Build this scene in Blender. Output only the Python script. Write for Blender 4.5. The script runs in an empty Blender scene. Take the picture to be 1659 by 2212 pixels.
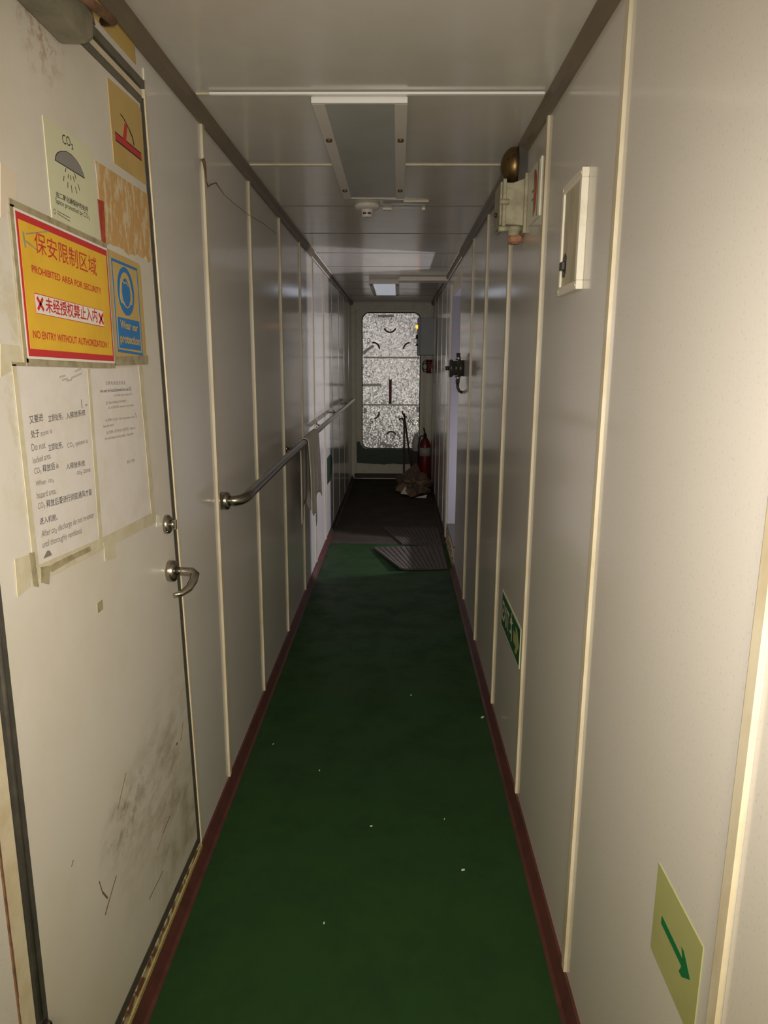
import bpy, bmesh, math, random
from mathutils import Vector, Matrix, noise
random.seed(7)
S = bpy.context.scene
COL = S.collection
V = Vector
PI = math.pi

# ------------------------------------------------------------------ camera
F_PX, PITCH, YAW, ROLL = 1535.5, .2081, -.0188, .0055
CAM = V((.5838, 0.0, 1.472))
def cam_axes():
    c, s = math.cos(YAW), math.sin(YAW)
    r0, f0, u0 = V((c, -s, 0)), V((s, c, 0)), V((0, 0, 1))
    c, s = math.cos(PITCH), math.sin(PITCH)
    fw, up = f0*c - u0*s, f0*s + u0*c
    c, s = math.cos(ROLL), math.sin(ROLL)
    return r0*c + up*s, up*c - r0*s, fw
RX, UP, FW = cam_axes()
cd = bpy.data.cameras.new('camera')
cd.sensor_fit = 'VERTICAL'; cd.sensor_height = 36.0; cd.lens = F_PX/2212*36.0
cd.clip_start = .02
cam = bpy.data.objects.new('camera', cd); COL.objects.link(cam)
m = Matrix((RX, UP, -FW)).transposed().to_4x4(); m.translation = CAM
cam.matrix_world = m
S.camera = cam

# ------------------------------------------------------------------ world, light, exposure
w = bpy.data.worlds.new('world'); S.world = w; w.use_nodes = True
w.node_tree.nodes['Background'].inputs[0].default_value = (.9, .85, .75, 1)
w.node_tree.nodes['Background'].inputs[1].default_value = 0.0
S.view_settings.view_transform = 'Standard'; S.view_settings.look = 'None'
S.view_settings.gamma = 1.0; S.view_settings.use_curve_mapping = False
S.view_settings.exposure = 0.80
def lamp(name, kind, loc, energy, color, **kw):
    d = bpy.data.lights.new(name, kind); d.energy = energy; d.color = color
    for k, v in kw.items():
        if k != 'rot': setattr(d, k, v)
    o = bpy.data.objects.new(name, d); COL.objects.link(o); o.location = loc
    if 'rot' in kw: o.rotation_euler = kw['rot']
    return o
WARM = (1.0, .885, .60)
COOL = (.80, .85, 1.0)
flash = lamp('phone_torch', 'SPOT', CAM + RX*.02 + UP*.03 - FW*.01, 58.0, (1.0, .93, .86), shadow_soft_size=.006,
             spot_size=math.radians(106), spot_blend=1.0)
flash.rotation_euler = m.to_euler()
# the corridor's next ceiling lamp, behind the photographer
lamp('corridor_lamp', 'AREA', (.5, -1.15, 2.12), 25.0, WARM, shape='RECTANGLE', size=.24, size_y=1.1)
# lamp low in the side room, shining out through its doorway
lamp('side_room_lamp', 'AREA', (2.1, 5.33,  .70), 18.0, (.90, .87, 1.0), shape='RECTANGLE', size=.08, size_y=.12, rot=(0, PI/2, 0))
# tube of the lit fixture over the far end
lamp('end_lamp', 'AREA', (.45, 7.2, 2.128), .2, COOL, shape='RECTANGLE', size=.2, size_y=.9)

# ------------------------------------------------------------------ pixel -> place helpers
def ray(px, py): return RX*((px-829.5)/F_PX) - UP*((py-1106)/F_PX) + FW
def hit(px, py, ax, val):
    d = ray(px, py); return CAM + d*((val - CAM[ax])/d[ax])
class Frame:
    def __init__(s, O, A, B): s.O, s.A, s.B = V(O), V(A).normalized(), V(B).normalized(); s.N = s.A.cross(s.B)
    def p(s, a, b, n=0): return s.O + s.A*a + s.B*b + s.N*n
    def at(s, px, py):
        ax = max(range(3), key=lambda i: abs(s.N[i]))
        q = hit(px, py, ax, s.O[ax]) - s.O
        return q.dot(s.A), q.dot(s.B)
FL = Frame((0, 0, 0), (0, 1, 0), (0, 0, 1))           # left wall: a = y, b = z
FR = Frame((1, 0, 0), (0, -1, 0), (0, 0, 1))          # right wall: a = -y, b = z
FE = Frame((0, 9.03, 0), (1, 0, 0), (0, 0, 1))        # far wall: a = x, b = z
FC = Frame((0, 0, 2.18), (1, 0, 0), (0, -1, 0))       # ceiling seen from below
FG = Frame((0, 0, 0), (1, 0, 0), (0, 1, 0))           # floor

# ------------------------------------------------------------------ materials
MATS = {}
def mat(name, color, rough=.5, metal=0.0, spec=.5, var=None, vscale=6.0, vdet=6.0, vlo=.45, vhi=.65, bump=0.0, bscale=120.0,
        emit=None, estr=0.0, stretch=(1, 1, 1), rvar=0.0, voro=False, alpha=1.0, bdist=.002):
    if name in MATS: return MATS[name]
    mt = bpy.data.materials.new(name); mt.use_nodes = True; nt = mt.node_tree; L = nt.links
    b = nt.nodes['Principled BSDF']
    b.inputs['Base Color'].default_value = (*color, 1); b.inputs['Roughness'].default_value = rough
    b.inputs['Metallic'].default_value = metal; b.inputs['Specular IOR Level'].default_value = spec
    b.inputs['Alpha'].default_value = alpha
    tc = nt.nodes.new('ShaderNodeTexCoord'); mp = nt.nodes.new('ShaderNodeMapping')
    mp.inputs['Scale'].default_value = stretch
    L.new(tc.outputs['Object'], mp.inputs['Vector'])
    if var is not None:
        n = nt.nodes.new('ShaderNodeTexNoise'); n.inputs['Scale'].default_value = vscale; n.inputs['Detail'].default_value = vdet
        n.inputs['Roughness'].default_value = .65
        L.new(mp.outputs[0], n.inputs['Vector'])
        r = nt.nodes.new('ShaderNodeMapRange'); r.inputs['From Min'].default_value = vlo; r.inputs['From Max'].default_value = vhi
        L.new(n.outputs['Fac'], r.inputs['Value'])
        mx = nt.nodes.new('ShaderNodeMix'); mx.data_type = 'RGBA'
        mx.inputs['A'].default_value = (*color, 1); mx.inputs['B'].default_value = (*var, 1)
        L.new(r.outputs[0], mx.inputs['Factor']); L.new(mx.outputs['Result'], b.inputs['Base Color'])
        if rvar:
            rr = nt.nodes.new('ShaderNodeMapRange'); rr.inputs['To Min'].default_value = rough; rr.inputs['To Max'].default_value = rough + rvar
            L.new(r.outputs[0], rr.inputs['Value']); L.new(rr.outputs[0], b.inputs['Roughness'])
    if bump:
        bp = nt.nodes.new('ShaderNodeBump'); bp.inputs['Strength'].default_value = bump; bp.inputs['Distance'].default_value = bdist
        if voro:
            n2 = nt.nodes.new('ShaderNodeTexVoronoi'); n2.inputs['Scale'].default_value = bscale
            L.new(mp.outputs[0], n2.inputs['Vector']); L.new(n2.outputs['Distance'], bp.inputs['Height'])
        else:
            n2 = nt.nodes.new('ShaderNodeTexNoise'); n2.inputs['Scale'].default_value = bscale; n2.inputs['Detail'].default_value = 3
            L.new(mp.outputs[0], n2.inputs['Vector']); L.new(n2.outputs['Fac'], bp.inputs['Height'])
        L.new(bp.outputs[0], b.inputs['Normal'])
    if emit:
        b.inputs['Emission Color'].default_value = (*emit, 1); b.inputs['Emission Strength'].default_value = estr
    MATS[name] = mt
    return mt

M_WALL = mat('wall_laminate', (.64, .605, .545), .14, var=(.56, .525, .46), vscale=170, vdet=2, vlo=.60, vhi=.68, bump=.015, bscale=260)
M_CEIL = mat('ceiling_laminate', (.61, .575, .51), .17, var=(.57, .53, .45), vscale=3, vdet=5)
M_BEAD = mat('cream_bead', (.62, .55, .40), .35, var=(.50, .42, .27), vscale=9, stretch=(1, 1, .4))
M_GAP = mat('joint_shadow_gap', (.05, .04, .03), .9)
M_CORN = mat('grimy_cornice', (.155, .12, .08), .45, var=(.20, .155, .09), vscale=14, stretch=(1, .3, 1), vlo=.4, vhi=.7)
M_FLOOR = mat('green_deck_paint', (.017, .049, .013), .5, spec=.18, var=(.014, .040, .012), vscale=5, vdet=8, bump=.06, bscale=30, rvar=.14)
M_DARKFLOOR = mat('dark_worn_covering', (.056, .046, .034), .75, spec=.2, var=(.075, .063, .047), vscale=4, vdet=8, bump=.1, bscale=40)
M_BASE = mat('oxide_red_paint', (.085, .026, .020), .5, var=(.055, .018, .014), vscale=12, vdet=6)
M_BASEDK = mat('dark_brown_with_shade', (.035, .024, .018), .5)  # brown of the end wall skirting; on the side skirtings it is painted shade
M_DOOR = None
M_CREAM = mat('cream_enamel', (.64, .56, .40), .38, var=(.56, .47, .30), vscale=18, vdet=8)
M_CREAMW = mat('pale_cream_enamel', (.74, .70, .58), .35, var=(.60, .54, .40), vscale=12, vdet=8, vlo=.5, vhi=.75)
M_RUBBER = mat('dark_rubber', (.055, .050, .040), .55, var=(.08, .072, .055), vscale=30)
M_SEALG = mat('grey_rubber_seal', (.135, .12, .085), .6, var=(.10, .09, .06), vscale=25)
M_RUST = mat('rust_and_flaking_paint', (.42, .37, .22), .75, var=(.14, .055, .025), vscale=22, vdet=9, vlo=.47, vhi=.54, bump=.5, bscale=40)
M_STEEL = mat('brushed_stainless', (.40, .365, .31), .24, metal=1.0, bump=.03, bscale=200)
M_STEELR = mat('rail_steel', (.30, .275, .235), .26, metal=1.0)
M_BLACK = mat('black_ink', (.022, .02, .018), .6)
M_GREYINK = mat('faded_ink', (.20, .17, .14), .7)
M_RED = mat('sign_red', (.50, .035, .035), .4)
M_REDDK = mat('paint_red_dark', (.20, .014, .02), .5)
M_YEL = mat('sign_yellow', (.74, .45, .04), .35, var=(.67, .39, .035), vscale=10, vdet=6)
M_TAN = mat('aged_yellow_vinyl', (.52, .36, .125), .4, var=(.46, .31, .10), vscale=8)
M_BLUE = mat('sign_blue', (.03, .17, .42), .4)
M_LUM = mat('luminous_vinyl', (.60, .595, .40), .45, var=(.55, .545, .36), vscale=7)
M_LUMY = mat('luminous_vinyl_green', (.37, .375, .15), .45, var=(.34, .345, .135), vscale=10)
M_GREEN = mat('sign_green', (.012, .15, .045), .4)
M_GREENDK = mat('exit_green', (.012, .10, .035), .4)
M_PAPER = mat('white_paper', (.64, .60, .555), .7, var=(.60, .55, .48), vscale=14, vdet=6)
M_TAPE = mat('yellowed_tape', (.58, .53, .38), .4, var=(.48, .42, .26), vscale=25, vdet=8, vlo=.42, vhi=.7)
M_TAPED = mat('dirty_tape', (.36, .31, .19), .45, var=(.24, .20, .12), vscale=30, vdet=8)
M_WHITE = mat('white_print', (.72, .68, .60), .45)
M_GREYFILL = mat('sign_grey', (.23, .215, .20), .5)
M_BRASS = mat('aged_brass', (.20, .13, .05), .38, metal=.85, var=(.10, .065, .03), vscale=30, vdet=6)
M_BOXCR = mat('dusty_cream_paint', (.40, .37, .25), .5, var=(.28, .25, .16), vscale=18, vdet=8)
M_COPPER = mat('pinkish_tape', (.42, .21, .12), .6, var=(.30, .15, .09), vscale=30)
M_DKMETAL = mat('dark_metal', (.06, .055, .045), .4, metal=.4)
M_SILVER = mat('foil_insulation', (.70, .72, .77), .35, metal=.95)
nt = M_SILVER.node_tree                        # every bubble of the foil catches the light at its own tilt
nd = lambda t: nt.nodes.new('ShaderNode' + t)
tc, vo, sb, sc, gm, ad, nm = nd('TexCoord'), nd('TexVoronoi'), nd('VectorMath'), nd('VectorMath'), nd('NewGeometry'), nd('VectorMath'), nd('VectorMath')
vo.inputs['Scale'].default_value = 72; sb.operation = 'SUBTRACT'; sb.inputs[1].default_value = (.5, .5, .5)
sc.operation = 'SCALE'; sc.inputs['Scale'].default_value = .19; ad.operation = 'ADD'; nm.operation = 'NORMALIZE'
for a_, b_ in ((tc.outputs['Object'], vo.inputs['Vector']), (vo.outputs['Color'], sb.inputs[0]), (sb.outputs[0], sc.inputs[0]), (sc.outputs[0], ad.inputs[0]),
               (gm.outputs['Normal'], ad.inputs[1]), (ad.outputs[0], nm.inputs[0]), (nm.outputs[0], nt.nodes['Principled BSDF'].inputs['Normal'])): nt.links.new(a_, b_)
M_LEVER = mat('grey_lever', (.62, .61, .58), .5, metal=.5)
M_BOXGREY = mat('grey_enclosure', (.33, .345, .35), .45, var=(.29, .30, .305), vscale=8)
M_EXTRED = mat('extinguisher_red', (.17, .013, .013), .35)
M_KRAFT = mat('kraft_paper', (.24, .16, .105), .85, var=(.17, .11, .07), vscale=9)
M_WOOD = mat('worn_wood', (.13, .09, .055), .6, var=(.08, .055, .035), vscale=10, stretch=(1, 1, .2))
M_MAT = mat('rubber_mat', (.085, .070, .058), .75, var=(.06, .05, .042), vscale=20)
M_GPAINT = mat('dark_green_gloss', (.012, .040, .030), .45, bump=.35, bscale=30, var=(.018, .055, .04), vscale=20, stretch=(.3, 1, 1))
M_DIFF = mat('frosted_diffuser', (.40, .40, .36), .30, var=(.35, .35, .31), vscale=5)
M_WPL = mat('white_plastic', (.68, .63, .56), .4)
M_RAG = mat('off_white_cloth', (.66, .62, .54), .85, var=(.58, .54, .46), vscale=15)
M_LIT = mat('lit_prismatic_cover', (.6, .62, .66), .25, bump=.8, bscale=120, voro=True, emit=(.82, .88, 1.0), estr=.17)
M_ORANGE = mat('lit_orange_lamp', (.8, .3, .03), .4, emit=(1.0, .36, .04), estr=1.3)
M_WSTRIP = mat('white_strip', (.78, .76, .72), .3)
M_CLEAR = mat('clear_sleeve', (.55, .54, .48), .15, alpha=.55)
M_STAIN = mat('mustard_paint', (.52, .36, .10), .5, var=(.45, .31, .10), vscale=10)
M_BROWN = mat('brown_rust', (.17, .09, .045), .8, var=(.10, .05, .025), vscale=40)
M_ALU = mat('bare_aluminium', (.55, .52, .48), .35, metal=.9)
M_TORN = mat('torn_sticker_remains', (.58, .48, .30), .6, var=(.50, .30, .115), vscale=34, vdet=9, vlo=.42, vhi=.50, stretch=(1, 1.5, .6))

# ------------------------------------------------------------------ mesh helpers
class MB:
    def __init__(s): s.v, s.f, s.m, s.sm, s.mats = [], [], [], [], []
    def mi(s, mt):
        if mt not in s.mats: s.mats.append(mt)
        return s.mats.index(mt)
    def face(s, pts, mt, smooth=False):
        i = len(s.v); s.v += [V(p) for p in pts]; s.f.append(tuple(range(i, i+len(pts)))); s.m.append(s.mi(mt)); s.sm.append(smooth)
    def raw(s, vs, fs, mt, smooth=False):
        i = len(s.v); s.v += [V(p) for p in vs]; k = s.mi(mt)
        for f in fs: s.f.append(tuple(j+i for j in f)); s.m.append(k); s.sm.append(smooth)
    def box(s, x0, x1, y0, y1, z0, z1, mt):
        vs = [(x, y, z) for x in (x0, x1) for y in (y0, y1) for z in (z0, z1)]
        s.raw(vs, [(0, 1, 3, 2), (4, 6, 7, 5), (0, 4, 5, 1), (2, 3, 7, 6), (0, 2, 6, 4), (1, 5, 7, 3)], mt)
        return s
    def prism(s, fr, pts, n0, n1, mt, smooth=False):
        ar = sum(pts[i][0]*pts[(i+1) % len(pts)][1] - pts[(i+1) % len(pts)][0]*pts[i][1] for i in range(len(pts)))
        if ar < 0: pts = pts[::-1]
        k = len(pts)
        vs = [fr.p(a, b, n0) for a, b in pts] + [fr.p(a, b, n1) for a, b in pts]
        fs = [tuple(range(k, 2*k)), tuple(range(k-1, -1, -1))]
        s.raw(vs, fs, mt); i = len(s.v) - 2*k; kk = s.mi(mt)
        for j in range(k):
            j2 = (j+1) % k; s.f.append((i+j, i+j2, i+k+j2, i+k+j)); s.m.append(kk); s.sm.append(smooth)
        return s
    def rect(s, fr, a0, a1, b0, b1, n0, n1, mt): return s.prism(fr, [(a0, b0), (a1, b0), (a1, b1), (a0, b1)], n0, n1, mt)
    def ring(s, fr, a0, a1, b0, b1, t, n0, n1, mt):
        s.rect(fr, a0, a1, b1-t, b1, n0, n1, mt); s.rect(fr, a0, a1, b0, b0+t, n0, n1, mt)
        s.rect(fr, a0, a0+t, b0+t, b1-t, n0, n1, mt); s.rect(fr, a1-t, a1, b0+t, b1-t, n0, n1, mt); return s
    def line(s, fr, p, q, wd, n0, n1, mt):
        p, q = V((p[0], p[1])), V((q[0], q[1])); d = (q-p).normalized()*wd/2; o = V((-d.y, d.x))
        return s.prism(fr, [tuple(p-o), tuple(q-o), tuple(q+o), tuple(p+o)], n0, n1, mt)
    def tube(s, pts, r, mt, seg=12, caps=True, smooth=True):
        pts = [V(p) for p in pts]; rs = r if isinstance(r, (list, tuple)) else [r]*len(pts)
        vs, fs = [], []; ref = None
        for i, p in enumerate(pts):
            t = (pts[min(i+1, len(pts)-1)] - pts[max(i-1, 0)]).normalized()
            if ref is None: ref = t.orthogonal().normalized()
            ref = (ref - t*ref.dot(t)).normalized(); b = t.cross(ref)
            for k in range(seg):
                a = 2*PI*k/seg; vs.append(p + (ref*math.cos(a) + b*math.sin(a))*rs[i])
        for i in range(len(pts)-1):
            for k in range(seg):
                k2 = (k+1) % seg; fs.append((i*seg+k, i*seg+k2, (i+1)*seg+k2, (i+1)*seg+k))
        s.raw(vs, fs, mt, smooth)
        if caps:
            i = len(s.v) - len(vs); kk = s.mi(mt); n = len(pts)-1
            s.f.append(tuple(i+k for k in range(seg-1, -1, -1))); s.m.append(kk); s.sm.append(False)
            s.f.append(tuple(i+n*seg+k for k in range(seg))); s.m.append(kk); s.sm.append(False)
        return s
    def lathe(s, O, axis, prof, mt, seg=28, smooth=True):
        O, ax = V(O), V(axis).normalized(); r0 = ax.orthogonal().normalized(); b = ax.cross(r0)
        vs, fs = [], []
        for h, r in prof:
            for k in range(seg):
                a = 2*PI*k/seg; vs.append(O + ax*h + (r0*math.cos(a) + b*math.sin(a))*max(r, 1e-5))
        for i in range(len(prof)-1):
            for k in range(seg):
                k2 = (k+1) % seg; fs.append((i*seg+k, i*seg+k2, (i+1)*seg+k2, (i+1)*seg+k))
        s.raw(vs, fs, mt, smooth); i = len(s.v) - len(vs); kk = s.mi(mt); n = len(prof)-1
        s.f.append(tuple(i+k for k in range(seg-1, -1, -1))); s.m.append(kk); s.sm.append(False)
        s.f.append(tuple(i+n*seg+k for k in range(seg))); s.m.append(kk); s.sm.append(False)
        return s
    def text(s, fr, body, p0, p1, h, n, mt, shear=0.0, bold=0.0):
        """ink laid on a surface: baseline from p0 to p1 in the frame, letters h high"""
        c = bpy.data.curves.new('lettering', 'FONT'); c.body = body; c.offset = bold; c.resolution_u = 3; c.shear = shear
        o = bpy.data.objects.new('lettering', c); COL.objects.link(o); bpy.context.view_layer.update()
        me = bpy.data.meshes.new_from_object(o.evaluated_get(bpy.context.evaluated_depsgraph_get()))
        bpy.data.objects.remove(o); bpy.data.curves.remove(c)
        xs = [v.co.x for v in me.vertices]; ys = [v.co.y for v in me.vertices]
        x0, x1 = min(xs), max(xs); y0, y1 = min(ys), max(ys)
        if any(ch in body for ch in 'gpqyj,') and y0 < -.05: base = 0.0
        else: base = y0
        p0, p1 = V(p0), V(p1); d = p1-p0; up = V((-d.y, d.x)).normalized()
        vs = []
        for v in me.vertices:
            q = p0 + d*((v.co.x-x0)/(x1-x0)) + up*(h*(v.co.y-base)/(y1-base)); vs.append(fr.p(q.x, q.y, n))
        s.raw(vs, [tuple(p.vertices) for p in me.polygons], mt)
        bpy.data.meshes.remove(me); return s
BASE = {}
def build(s, name, parent=None, label=None, loc=None, bevel=0.0):
    if parent is not None:
        me_base = BASE[parent.name]; o = _build_at(s, name, me_base, bevel); o.parent = parent
    else:
        o = _build_at(s, name, V(loc) if loc is not None else V((0, 0, 0)), bevel); o.location = BASE[o.name]
    if label: o['label'] = label
    return o
def _build_at(s, name, base, bevel):
    me = bpy.data.meshes.new(name)
    me.from_pydata([tuple(v - base) for v in s.v], [], s.f)
    for mt in s.mats: me.materials.append(mt)
    me.polygons.foreach_set('material_index', s.m); me.polygons.foreach_set('use_smooth', s.sm); me.update()
    o = bpy.data.objects.new(name, me); COL.objects.link(o); BASE[o.name] = base
    if bevel:
        bv = o.modifiers.new('bevel', 'BEVEL'); bv.width = bevel; bv.segments = 2; bv.limit_method = 'ANGLE'; bv.angle_limit = .6
    return o
MB.build = build
def empty(name, loc):
    o = bpy.data.objects.new(name, None); COL.objects.link(o); o.location = loc; o.empty_display_size = .1
    BASE[o.name] = V(loc); return o
def thing(o, label, cat, group=None):
    o['label'] = label; o['category'] = cat
    if group: o['group'] = group
    return o
def struct(o, label=None):
    o['kind'] = 'structure'
    if label: o['label'] = label
    return o
def circle(a, b, ra, rb=None, n=36, t0=0, t1=2*PI, closed=True):
    rb = rb or ra; k = n if closed else n-1
    return [(a + ra*math.cos(t0+(t1-t0)*i/k), b + rb*math.sin(t0+(t1-t0)*i/k)) for i in range(n)]
def rrect(a0, a1, b0, b1, r, n=8):
    pts = []
    for ca, cb, t in ((a1-r, b1-r, 0), (a0+r, b1-r, PI/2), (a0+r, b0+r, PI), (a1-r, b0+r, 1.5*PI)):
        pts += [(ca + r*math.cos(t+PI/2*i/n), cb + r*math.sin(t+PI/2*i/n)) for i in range(n+1)]
    return pts
def ring2(mb, fr, outer, inner, n0, n1, mt):
    """a frame between two outlines with the same number of points"""
    k = len(outer)
    vs = [fr.p(*p, n) for n in (n0, n1) for ol in (outer, inner) for p in ol]
    fs = []
    for i in range(k):
        j = (i+1) % k
        fs += [(2*k+i, 2*k+j, 3*k+j, 3*k+i), (i, k+i, k+j, j), (i, j, 2*k+j, 2*k+i), (k+i, 3*k+i, 3*k+j, k+j)]
    mb.raw(vs, fs, mt)
def arc(mb, fr, a, b, r, t0, t1, wd, n0, n1, mt, n=10):
    o = [(a+(r+wd/2)*math.cos(t0+(t1-t0)*i/n), b+(r+wd/2)*math.sin(t0+(t1-t0)*i/n)) for i in range(n+1)]
    q = [(a+(r-wd/2)*math.cos(t0+(t1-t0)*i/n), b+(r-wd/2)*math.sin(t0+(t1-t0)*i/n)) for i in range(n+1)]
    for i in range(n): mb.prism(fr, [q[i], o[i], o[i+1], q[i+1]], n0, n1, mt)

# ================================================================== THE SETTING
Y0, Y1, H = -2.2, 9.03, 2.18
YF = 5.69                                     # where the dark covering begins
struct(MB().box(-.06, 1.06, Y0, YF, -.06, 0, M_FLOOR).build('floor'))
struct(MB().box(-.06, 1.06, YF, Y1+.1, -.06, .002, M_DARKFLOOR).build('floor_far_end'))
# panels with open joints between them
GAPW = .004
LSEAM = [-1.3, -.6, .1, 2.241, 2.909, 3.621, 4.336, 4.982, 5.66, 6.376, 7.08, 7.78, 8.48]
RSEAM = [-1.3, -.6, .06, .757, 1.448, 2.17, 2.818, 3.53, 4.188, 6.40, 7.08, 7.78, 8.48]
def wall_run(mb, fr, ys, lo, hi, b0, b1, sgn):
    cuts = [lo] + [y for y in ys if lo+.03 < y < hi-.03] + [hi]
    for i in range(len(cuts)-1):
        a, b = cuts[i] + (GAPW/2 if i else 0), cuts[i+1] - (GAPW/2 if i < len(cuts)-2 else 0)
        mb.rect(fr, *sorted((sgn*a, sgn*b)), b0, b1, -.02, 0, M_WALL)
    mb.rect(fr, *sorted((sgn*lo, sgn*hi)), b0, b1, -.06, -.02, M_GAP)
DL0, DL1, DZ0, DZ1 = .912, 1.79, .04, 2.092     # left door's frame opening
def ye(z): return 1.735 + (2.037-z)*.0614          # lock-side edge of the sagging door
mb = MB()
wall_run(mb, FL, LSEAM, Y0, DL0, 0, H, 1); wall_run(mb, FL, LSEAM, 2.241, Y1, 0, H, 1)
mb.prism(FL, [(ye(0)+.034, 0), (2.239, 0), (2.239, H), (ye(H)+.034, H)], -.06, 0, M_WALL)
mb.prism(FL, [(DL0, DZ1), (ye(DZ1)+.034, DZ1), (ye(H)+.034, H), (DL0, H)], -.06, 0, M_WALL); mb.prism(FL, [(DL0, 0), (ye(0)+.034, 0), (ye(DZ0)+.034, DZ0), (DL0, DZ0)], -.06, -.002, M_BASE)
struct(mb.build('wall_left'))
RD0, RD1, RDZ0, RDZ1 = 4.982, 5.745, .165, 1.975  # doorway in the right wall
mb = MB()
wall_run(mb, FR, RSEAM, Y0, RD0, 0, H, -1); wall_run(mb, FR, RSEAM, RD1, Y1, 0, H, -1)
mb.rect(FR, -RD1, -RD0, RDZ1, H, -.06, 0, M_WALL); mb.rect(FR, -RD1, -RD0, 0, RDZ0, -.06, 0, M_CREAM)
struct(mb.build('wall_right'))
struct(MB().box(0, 1, Y0-.06, Y0, 0, H, M_WALL).build('wall_behind'))
# ceiling in panels
CSEAM = [-1.4, -.7, 0, .7, 1.405, 2.11, 2.82, 3.52, 4.24, 4.97, 5.67, 6.20, 6.72, 7.36, 8.03, 8.72]
mb = MB(); cuts = [Y0] + CSEAM + [Y1]
for i in range(len(cuts)-1): mb.box(-.02, 1.02, cuts[i]+.002, cuts[i+1]-.002, H, H+.02, M_CEIL)
mb.box(-.02, 1.02, Y0, Y1, H+.02, H+.06, M_GAP)
struct(mb.build('ceiling'))
tn = 0
def trim(mb, label=None, bevel=0.0):
    global tn; tn += 1
    return struct(mb.build('trim_%d' % tn, bevel=bevel), label)
# cream joint beads, each with a narrow bright edge towards the viewer
for y in LSEAM:
    if y < -1: continue
    far = y > 5.8
    trim(MB().rect(FL, y+.001, y+(.012 if far else .022), .042, 2.148, 0, .003 if far else .007, M_WALL if far else M_BEAD))
for y in RSEAM:
    if y < -1: continue
    far = y > 5.8
    trim(MB().rect(FR, -y-(.012 if far else .022), -y-.001, .042, 2.148, 0, .003 if far else .007, M_WALL if far else M_BEAD))
# yellowed ceiling joint strips and the loose white strip by the first of them
for y, mt in ((2.106, M_BEAD), (2.814, M_BEAD)):
    trim(MB().box(.03, .97, y-.006, y+.008, H-.004, H, mt))
trim(MB().box(.07, .965, 2.086, 2.098, H-.009, H-.003, M_WSTRIP))
for y in CSEAM[7:]: trim(MB().box(.03, .97, y-.004, y+.004, H-.0015, H, M_CORN))
# grimy cornices
def cornice(x, sg, name):
    mb = MB(); prof = [(0, 2.146), (.007, 2.146), (.018, 2.158), (.022, 2.172), (.027, 2.1805), (0, 2.1805)]
    for i in range(len(prof)):
        p, q = prof[i], prof[(i+1) % len(prof)]
        pts = [(x+sg*p[0], Y0, p[1]), (x+sg*q[0], Y0, q[1]), (x+sg*q[0], Y1, q[1]), (x+sg*p[0], Y1, p[1])]
        mb.face(pts if sg < 0 else pts[::-1], M_CORN)
    return trim(mb)
cornice(0, 1, 'l'); cornice(1, -1, 'r')
# bright metal lips on the far half of the cornices
for x, sg in ((0, 1), (1, -1)):
    trim(MB().tube([(x+sg*.008, 4.9, 2.147), (x+sg*.008, Y1, 2.147)], .0035, M_WSTRIP, 6))
    trim(MB().tube([(x+sg*.027, 4.9, 2.178), (x+sg*.027, Y1, 2.178)], .0035, M_WSTRIP, 6))
# coved skirtings
def skirting(x, sg, y0, y1, mt, name):
    mb = MB(); prof = [(0, .042), (.006, .040), (.013, .026), (.022, .008), (.031, .001), (0, .001)]
    vs = [V((x+sg*p, y, z)) for y in (y0, y1) for p, z in prof]; k = len(prof)
    fs = [(i, (i+1) % k, k+(i+1) % k, k+i) for i in range(k)]
    if sg < 0: fs = [f[::-1] for f in fs]
    fs = [f[::-1] for f in fs]
    mb.raw(vs, fs, mt); mb.face(vs[:k], mt); mb.face(vs[k:], mt)
    return struct(mb.build(name))
skirting(0, 1, Y0, 5.93, M_BASE, 'baseboard_left'); skirting(0, 1, 5.93, Y1, M_BASEDK, 'baseboard_left_far')  # past the lit patch the red skirting's shade is put into its colour
skirting(1, -1, Y0, 4.97, M_BASE, 'baseboard_right'); skirting(1, -1, 5.93, Y1, M_BASEDK, 'baseboard_right_far')

# ---------------- far end wall with the weathertight door
mb = MB()
hole = rrect(.128, .858, .388, 2.068, .095)
out = []
for a, b in hole:                                  # outline points pushed to the wall's edge
    ca, cb = .493, 1.2; sx = ((1.0 if a > ca else 0.0) - ca)/(a-ca) if abs(a-ca) > 1e-6 else 1e9
    sz = ((2.18 if b > cb else 0.0) - cb)/(b-cb) if abs(b-cb) > 1e-6 else 1e9
    t = min(sx, sz); out.append((ca+(a-ca)*t, cb+(b-cb)*t))
ring2(mb, FE, out, hole, -.05, 0, M_CREAMW)
for ca, cb in ((0, 0), (1, 0), (0, 2.18), (1, 2.18)):
    near = sorted(out, key=lambda p: (p[0]-ca)**2 + (p[1]-cb)**2)
    e1 = min((p for p in out if abs(p[0]-ca) < 1e-6), key=lambda p: abs(p[1]-cb)); e2 = min((p for p in out if abs(p[1]-cb) < 1e-6), key=lambda p: abs(p[0]-ca))
    mb.prism(FE, [(ca, cb), e1, e2], -.05, 0, M_CREAMW)
struct(mb.build('wall_far_end'))
trim(MB().rect(FE, .022, .978, 2.105, 2.14, 0, .018, M_CREAMW), bevel=.002)
trim(MB().rect(FE, .0, .05, .07, 2.145, 0, .022, M_CREAMW), bevel=.002)
trim(MB().rect(FE, .05, .062, .07, 2.10, 0, .010, M_CREAM)); trim(MB().rect(FE, .93, .985, .07, 2.145, 0, .02, M_CREAMW), bevel=.002)
for a in (.90, .915): trim(MB().rect(FE, a, a+.007, .07, 1.6, 0, .012, M_BEAD))
trim(MB().rect(FE, .03, .97, .012, .072, 0, .02, M_BASEDK))
trim(MB().rect(FE, .12, .60, .006, .014, .015, .03, M_ALU))

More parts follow.
